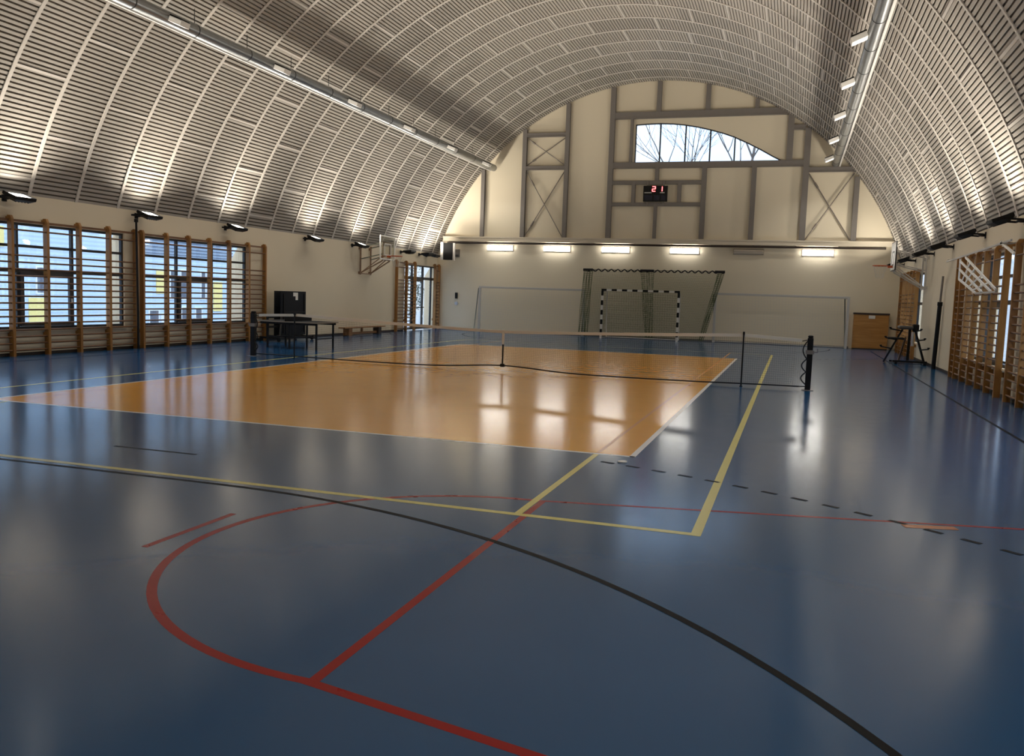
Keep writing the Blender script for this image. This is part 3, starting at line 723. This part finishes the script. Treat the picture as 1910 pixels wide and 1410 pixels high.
# ------------------------------------------------------------------ basketball hoops on the side walls
def hoop(sx, lb):
    X, Y, Zb = sx*9.05, 12.6, 2.92
    r = thing('basketball_hoop', lb, 'basketball hoop', (sx*9.6, Y, 2.3))
    w, h = (.62, .88)
    BX((X-.012,Y-w,Zb),(X+.012,Y+w,Zb+h), 'backboard', 'board_glass', r) if sx < 0 else BX((X-.02,Y-w,Zb),(X+.02,Y+w,Zb+h), 'backboard', 'white', r)
    m = MB()
    for a, b in (((Y-w,Zb),(Y+w,Zb)),((Y-w,Zb+h),(Y+w,Zb+h)),((Y-w,Zb),(Y-w,Zb+h)),((Y+w,Zb),(Y+w,Zb+h))): m.bar((X,a[0],a[1]),(X,b[0],b[1]), .035, .045)
    m.build('board_frame', 'white' if sx < 0 else 'black', r)
    m = MB(); q = X-sx*.016 if sx < 0 else X-sx*.024
    for a, b in (((Y-.28,Zb+.16),(Y+.28,Zb+.16)),((Y-.28,Zb+.58),(Y+.28,Zb+.58)),((Y-.28,Zb+.16),(Y-.28,Zb+.58)),((Y+.28,Zb+.16),(Y+.28,Zb+.58))): m.bar((q,a[0],a[1]),(q,b[0],b[1]), .008, .05)
    m.build('target_square', 'grey_white' if sx < 0 else 'black', r)
    m = MB(); cx = X-sx*.39; n = 28
    m.tube([(cx+.225*math.cos(2*math.pi*i/n), Y+.225*math.sin(2*math.pi*i/n), 3.05) for i in range(n+1)], .014, 8, cap=False)
    m.box((X-sx*.02,Y-.09,2.99),(X-sx*.17,Y+.09,3.06)); m.build('rim', 'rim', r)
    m = MB()
    for i in range(12):
        t = 2*math.pi*i/12; t2 = t+.5
        for a, b in ((t, t2), (t, t-.5)):
            m.tube([(cx+.22*math.cos(a),Y+.22*math.sin(a),3.04),(cx+.15*math.cos((a+b)/2),Y+.15*math.sin((a+b)/2),2.84),(cx+.11*math.cos(b),Y+.11*math.sin(b),2.64)], .0035, 4, cap=False)
    m.build('hoop_net', 'cord_white', r)
    bm_ = 'brown_metal' if sx < 0 else 'grey_white'
    for s in (-1, 1):
        m = MB(); yy = Y+s*.42
        m.bar((sx*9.98,yy,2.30),(sx*9.98,yy,3.42), .05, .05); m.box((sx*9.96,yy-.05,2.32),(sx*WX,yy+.05,2.42)); m.box((sx*9.96,yy-.05,3.26),(sx*WX,yy+.05,3.36))
        m.build('wall_upright', bm_, r)
        m = MB(); m.bar((sx*9.98,yy,2.36),(X+sx*.05,Y+s*.3,2.86), .04, .04); m.bar((sx*9.98,yy,2.36),(X+sx*.06,Y+s*.3,Zb+.1), .03, .03); m.build('strut', bm_, r)
        m = MB(); m.bar((sx*9.98,yy,3.36),(X+sx*.03,Y+s*.34,Zb+.62), .04, .04); m.bar((sx*9.98,yy,2.9),(X+sx*.03,Y+s*.3,Zb+.2), .035, .035); m.build('arm', 'grey_white' if sx > 0 else 'grey_green', r)
    m = MB(); m.bar((sx*9.98,Y-.42,2.34),(sx*9.98,Y+.42,2.34), .04, .04); m.bar((X+sx*.05,Y-.34,2.90),(X+sx*.05,Y+.34,2.90), .04, .06); m.bar((X+sx*.05,Y-.36,Zb+.62),(X+sx*.05,Y+.36,Zb+.62), .04, .06)
    m.bar((X+sx*.05,Y-.3,2.9),(X+sx*.05,Y-.3,Zb+.62), .04, .04); m.bar((X+sx*.05,Y+.3,2.9),(X+sx*.05,Y+.3,Zb+.62), .04, .04)
    m.build('crosspiece', bm_, r)
hoop(-1, 'basketball hoop with a clear backboard on the left wall near the glazed door')
hoop(1, 'basketball hoop with white backboard seen edge-on above the brown wall bars')

# white lattice frame on the right wall in front of the wall bars
lf = thing('lattice_frame', 'white metal lattice frame folded against the right wall above the wall bars', 'frame', (9.55, 0, 2.3))
LX = 9.72
def lyz(y, z): return (LX, y, z)
# corner positions (Y, Z) in the plane of the frame
Aq, Bq, Cq, Dq, Eq = (4.70, 2.90), (4.05, 2.90), (.62, 2.10), (2.55, 2.06), (4.68, 2.42)
def onl(p, q, t): return (p[0]+(q[0]-p[0])*t, p[1]+(q[1]-p[1])*t)
for p, q in (((Bq),(Cq)),(onl(Aq,Eq,.12),(1.05,2.07)),(onl(Aq,Eq,.52),(1.9,2.065)),(Eq,Dq)):
    m = MB(); m.bar(lyz(*p), lyz(*q), .03, .045); m.build('diagonal_bar', 'white', lf)
m = MB(); m.bar(lyz(*Aq), lyz(*Eq), .03, .04); m.build('end_bar', 'white', lf)
m = MB(); m.bar(lyz(2.62,2.06), lyz(.58,2.06), .03, .035); m.bar(lyz(.6,2.06), lyz(.6,2.13), .03, .04); m.build('bottom_bar', 'grey_white', lf)
for t in (.18, .36, .58, .80):
    p = onl(Bq, Cq, t); q = onl(Eq, Dq, min(1, t*1.02)); m = MB(); m.bar(lyz(*p), lyz(*q), .02, .03); m.build('lattice_bar', 'white', lf)
m = MB(); m.bar(lyz(6.6,2.92), lyz(-.3,2.98), .03, .035); m.build('top_rail', 'grey_white', lf)
m = MB(); m.bar(lyz(.55,3.0), lyz(-.6,2.72), .03, .045); m.build('diagonal_bar', 'white', lf)
for y in (6.5, 4.7, 2.6, .5): 
    m = MB(); m.bar((LX,y,2.95),(WX,y,3.0), .03, .03); m.build('wall_arm', 'grey_white', lf)

# ------------------------------------------------------------------ exercise stand
ex = thing('exercise_stand', 'black steel dip stand with padded arms and weight pegs by the far right wall', 'exercise stand', (9.4, 10.9, 0))
ax, ay = 9.44, 10.95
m = MB(); m.bar((ax-.42,ay-.42,.09),(ax+.54,ay-.42,.09), .06, .06); m.bar((ax-.42,ay+.5,.04),(ax+.52,ay+.5,.04), .06, .06)
for x in (ax-.32, ax+.48): m.box((x-.04,ay-.47,0),(x+.04,ay-.37,.07)); m.bar((x,ay-.42,.07),(x,ay+.5,.05), .05, .05)
m.build('base', 'black', ex)
for x0, x1 in ((ax-.62, ax-.15), (ax+.54, ax+.20)):
    m = MB(); m.bar((x0,ay+.1,.02),(x1,ay,1.05), .06, .05); m.build('leg', 'black', ex)
m = MB(); m.bar((ax-.16,ay+.5,.04),(ax-.05,ay,.8), .05, .05); m.build('leg', 'brown_metal', ex)
m = MB(); m.bar((ax+.04,ay,.05),(ax+.06,ay,1.12), .07, .07); m.build('column', 'black', ex)
m = MB(); m.tube([(ax+.14,ay-.06,.55),(ax+.14,ay-.06,.98)], .045, 12); m.build('piston', 'silver', ex)
m = MB(); m.box((ax-.28,ay-.28,1.06),(ax+.12,ay+.28,1.16)); m.build('pad', 'casement', ex, bevel=.03)
m = MB(); m.box((ax+.13,ay-.14,1.00),(ax+.30,ay+.14,1.22)); m.build('head_pad', 'black_soft', ex, bevel=.03)
m = MB(); m.box((ax-.56,ay-.2,.74),(ax-.1,ay+.2,.80)); m.build('seat', 'black_soft', ex, bevel=.02)
for k, z in enumerate((1.0,.72,.44)):
    for s in (1, -1):
        p0 = Vector((ax+s*(.16+.12*k), ay, z)); p1 = p0+(Vector((.16, -.42, .05)) if s > 0 else Vector((-.34, -.02, .06))); e = p1+Vector((0, 0, .03))
        m = MB(); m.tube([p0, p1, e], .02, 8); m.tube([e-Vector((0, 0, .02)), e+Vector((0, 0, .02))], .036, 10); m.build('weight_peg', 'black', ex)

# ------------------------------------------------------------------ table tennis tables, bench
ft = thing('folded_table', 'dark folded table tennis table on wheels standing by the left wall bars', 'table tennis table', (-9.5, 6.5, 0))
for x in (-9.62, -9.40):
    m = MB(); m.box((x-.011,5.78,.16),(x+.011,7.27,1.58)); m.build('table_half', 'dark_blue', ft)
    m = MB(); xx = x+(.02 if x > -9.5 else -.02)
    for y in (5.95, 7.17): m.bar((xx,y,.25),(xx,y,1.5), .03, .04)
    m.bar((xx,5.95,.9),(xx,7.17,.9), .03, .04); m.build('under_frame', 'black', ft)
m = MB()
for y in (5.25, 7.2): m.bar((-9.78,y,.12),(-9.05,y,.12), .05, .06); m.bar((-9.51,y,.12),(-9.51,y,.8), .05, .06)
for z in (.12,.45,.75): m.bar((-9.51,5.25,z),(-9.51,7.2,z), .05, .06)
m.bar((-9.10,5.25,.12),(-9.10,7.2,.12), .05, .06); m.bar((-9.10,5.3,.12),(-9.3,5.7,.78), .05, .05); m.build('chassis', 'black', ft)
for x in (-9.74, -9.1):
    for y in (5.25, 7.2): m = MB(); m.tube([(x,y-.02,.055),(x,y+.02,.055)], .055, 14); m.build('wheel', 'black_soft', ft)
m = MB(); X0 = -9.3885
m.box((X0,6.50,1.42),(X0+.004,6.78,1.54)); m.box((X0,6.64,1.30),(X0+.004,6.78,1.42)); m.build('logo', 'white', ft, 'white angular mark on the dark table half')
tt = thing('table_tennis_table', 'dark table tennis table opened flat behind the left end of the net', 'table tennis table', (-7.3, 3.3, 0))
TX0, TX1, TY0, TY1 = -8.2, -6.3, 2.8, 3.95
BX((TX0,TY0,.735),(TX1,TY1,.76), 'tabletop', 'dark_blue', tt)
m = MB(); m.box((TX0,TY0-.003,.73),(TX1,TY0,.762)); m.box((TX0,TY1,.73),(TX1,TY1+.003,.762)); m.box((TX0-.003,TY0,.73),(TX0,TY1,.762)); m.box((TX1,TY0,.73),(TX1+.003,TY1,.762)); m.build('edge_line', 'unlit_edge', tt)
for y in (TY0+.05, TY1-.09): BX((TX0+.05,y,.67),(TX1-.05,y+.04,.735), 'apron', 'black', tt)
for x in (TX0+.25, (TX0+TX1)/2, TX1-.1):
    for y in (TY0+.12, TY1-.12):
        m = MB(); m.box((x-.022,y-.022,0),(x+.022,y+.022,.735)); m.build('leg', 'black', tt)
for x in (TX0+.25, TX1-.1): m = MB(); m.bar((x,TY0+.12,.30),(x,TY1-.12,.30), .03, .03); m.build('stretcher', 'black', tt)
m = MB(); m.bar((TX0+.25,TY0+.12,.33),(TX1-.1,TY0+.12,.33), .03, .03); m.build('stretcher', 'black', tt)
m = MB(); xm = (TX0+TX1)/2; m.box((xm-.008,TY0-.12,.76),(xm+.008,TY1+.12,.91)); m.build('table_net', 'black_soft', tt)
be = thing('gym_bench', 'long low wooden gym bench along the bare left wall', 'bench', (-9.6, 11.7, 0))
BX((-9.74,10.1,.27),(-9.46,13.4,.31), 'seat', 'bench', be); BX((-9.64,10.3,.04),(-9.56,13.2,.12), 'beam', 'bench', be)
for y in (10.55, 12.95): BX((-9.72,y-.13,0),(-9.48,y+.13,.27), 'support', 'dark_wood' if y > 11 else 'bench', be)
BX((-9.63,11.6,.12),(-9.57,11.7,.27), 'support', 'bench', be)

# ------------------------------------------------------------------ outside
gr = MB(); gr.box((-90,-60,-1.5),(90,110,-1.3)); struct(gr, 'ground', 'ground')
te = MB(); te.box((-16,13.5,-1.3),(-OUT-.01,40,-.12)); struct(te, 'terrace', 'ground')
fx = -40.
def FY(y): return (y+18.1)*1.533-18.1
def FZ(z): return 1.67+(z-1.67)*1.533
bd = thing('building', 'pale blue building with yellow panels seen through the left windows', 'building', (fx-5, 36, -1.3))
BX((fx-10,FY(-40),-1.3),(fx,FY(33),9.5), 'wall', 'facade', bd)
BX((fx-10.5,FY(-40.5),9.5),(fx+.6,FY(33.5),10.0), 'roof', 'louvre', bd)
def ypan(y0, y1, z0, z1): BX((fx,FY(y0),FZ(z0)),(fx+.06,FY(y1),FZ(z1)), 'yellow_panel', 'facade_yellow', bd)
ypan(9.85,10.8,-1.2,.93); ypan(7.7,8.72,2.95,3.75); ypan(17.4,18.15,1.2,2.32); ypan(21.85,22.6,.3,1.88); ypan(4,4.9,-1.2,.93); ypan(-1.5,-.6,-1.2,.93)
def fwin(y0, y1, z0, z1):
    m = MB(); y0, y1, z0, z1 = FY(y0), FY(y1), FZ(z0), FZ(z1); w = .10
    m.box((fx,y0,z0),(fx+.08,y0+w,z1)); m.box((fx,y1-w,z0),(fx+.08,y1,z1)); m.box((fx,y0+w,z1-w),(fx+.08,y1-w,z1)); m.box((fx,y0+w,z0),(fx+.08,y1-w,z0+w))
    f = m.build('window_surround', 'facade_white', bd); p = BX((fx+.01,y0+w,z0+w),(fx+.03,y1-w,z1-w), 'pane', 'facade_pane', f)
for a in ((10.2,10.72,1.08,2.25),(5,5.5,1.08,2.25),(0,.5,1.08,2.25),(18.35,18.75,.9,2.45),(19.15,19.75,.88,2.45),(20.75,21.2,.9,2.4),(21.3,21.75,.9,2.4),(23.2,23.8,.9,2.4),
          (16.85,17.6,-.35,.42),(19.2,19.7,-.2,.55),(20.3,20.9,-.3,.5),(-5,-4.5,1.08,2.25)): fwin(*a)
for i in range(7):
    BX((fx,FY(16.4),FZ(3.15+.16*i)),(fx+.12,FY(23.5),FZ(3.2+.16*i)), 'louvre', 'louvre', bd)
BX((fx,FY(17.7),FZ(-.4)),(fx+.07,FY(18.0),FZ(.2)), 'door', 'facade_white', bd)

# bare trees behind the gable
def tree(x, y, h, seed, label, z0=-1.3, lean=0):
    rr = random.Random(seed); m = MB()
    def grow(p, d, L, r, dep):
        pts = [p]; q = p.copy(); dd = d.copy(); rs = [r]; n = 4
        for i in range(n):
            dd = (dd+Vector((rr.uniform(-.16,.16), rr.uniform(-.16,.16), rr.uniform(-.04,.12)))).normalized(); q = q+dd*L/n
            pts.append(q.copy()); rs.append(r*(1-.5*(i+1)/n))
        m.tube(pts, rs, 6 if dep < 2 else 4, cap=False)
        if dep >= 5: return
        for i in range(2 if dep == 0 else 3):
            k = rr.choice((2, 3, 4)) if dep else rr.choice((3, 4))
            a = rr.uniform(0, 6.28); t = rr.uniform(.45, .95)
            ax_ = Vector((math.cos(a), math.sin(a), rr.uniform(-.1,.5)))
            grow(pts[k], (dd*(1-.35*t)+ax_*t*.9).normalized(), L*rr.uniform(.58,.80), rs[k]*.72, dep+1)
        grow(pts[-1], dd, L*.75, rs[-1], dep+1)
    grow(Vector((x, y, z0)), Vector((lean, 0, 1)).normalized(), h*.36, h*.017, 0)
    o = m.build('bare_tree', 'bark'); return tag(o, label, 'tree')
tree(-3.0, 28, 17, 3, 'bare tree outside, its branches in the left panes of the arched gable window')
tree(3.0, 34, 18, 11, 'bare tree outside, in the middle panes of the arched gable window')
tree(8.5, 41, 16, 23, 'bare tree outside, in the right panes of the arched gable window')
def bush(x, y, w, h, seed, label, z0=-.12):
    rr = random.Random(seed); m = MB()
    m.tube([(x,y,z0),(x+.05,y,z0+h*.5)], [.05,.02], 6)
    for i in range(900):
        a = rr.uniform(0, 6.28); u = rr.uniform(-1, 1); rad = rr.uniform(.55, 1)**.5
        c = Vector((x+w*rad*math.cos(a)*math.sqrt(1-u*u), y+w*rad*math.sin(a)*math.sqrt(1-u*u), z0+h*.55+h*.5*u*rad))
        d = Vector((rr.uniform(-1,1), rr.uniform(-1,1), rr.uniform(-.6,1))).normalized(); s = rr.uniform(.06,.13)
        e = d.cross(Vector((0,0,1))).normalized()*s*.5
        m.add([c-d*s, c+e, c+d*s, c-e], [(0,1,2,3)])
    tag(m.build('bush', 'leaf'), label, 'bush')
bush(-14.6, 25.5, 1.3, 2.9, 1, 'dark leafy bush outside seen through the middle of the glazed door')
bush(-13.6, 21.6, .6, 1.5, 2, 'small leafy bush outside seen at the left edge of the glazed door')
bush(-18.5, 33, 2.0, 4.2, 3, 'tall leafy bush outside behind the smaller ones at the glazed door')

# ------------------------------------------------------------------ world: overcast blue-white sky
w = bpy.data.worlds.new('sky'); S.world = w; w.use_nodes = True; t = w.node_tree
bg = t.nodes['Background']; tc = t.nodes.new('ShaderNodeTexCoord'); no = t.nodes.new('ShaderNodeTexNoise'); no.inputs['Scale'].default_value = 3; no.inputs['Detail'].default_value = 5
cr = t.nodes.new('ShaderNodeValToRGB'); cr.color_ramp.elements[0].position = .38; cr.color_ramp.elements[1].position = .62
cr.color_ramp.elements[0].color = (.50, .70, 1, 1); cr.color_ramp.elements[1].color = (.86, .93, 1, 1)
t.links.new(tc.outputs['Generated'], no.inputs['Vector']); t.links.new(no.outputs['Fac'], cr.inputs[0]); t.links.new(cr.outputs[0], bg.inputs[0])
sx_ = t.nodes.new('ShaderNodeSeparateXYZ'); t.links.new(tc.outputs['Generated'], sx_.inputs[0])
mr = t.nodes.new('ShaderNodeMapRange'); mr.inputs[1].default_value = 0; mr.inputs[2].default_value = 1; mr.inputs[3].default_value = 1.1; mr.inputs[4].default_value = 3.9
t.links.new(sx_.outputs[2], mr.inputs[0]); t.links.new(mr.outputs[0], bg.inputs[1])

# ------------------------------------------------------------------ camera
yaw, pitch, roll, f = 0.310146087, 0.0945592353, -0.0337839202, 1612.7526
cy, sy = math.cos(yaw), math.sin(yaw)
fwd = Vector((-sy*math.cos(pitch), cy*math.cos(pitch), -math.sin(pitch))); rt = Vector((cy, sy, 0)); dn = fwd.cross(rt)
r2 = rt*math.cos(roll)+dn*math.sin(roll); d2 = -rt*math.sin(roll)+dn*math.cos(roll)
cam = bpy.data.cameras.new('camera'); co = bpy.data.objects.new('camera', cam); COL.objects.link(co)
mt = Matrix.Identity(4)
for i in range(3): mt[i][0] = r2[i]; mt[i][1] = -d2[i]; mt[i][2] = -fwd[i]
mt[0][3], mt[1][3], mt[2][3] = 6.03575198, -18.1041036, 1.66965168
co.matrix_world = mt
cam.sensor_fit = 'HORIZONTAL'; cam.sensor_width = 36; cam.lens = 36*f/1910; cam.clip_start = .05; cam.clip_end = 400
S.camera = co
vs_ = S.view_settings; vs_.view_transform = 'Standard'; vs_.look = 'None'; vs_.gamma = 1; vs_.use_curve_mapping = False; vs_.exposure = 0.36
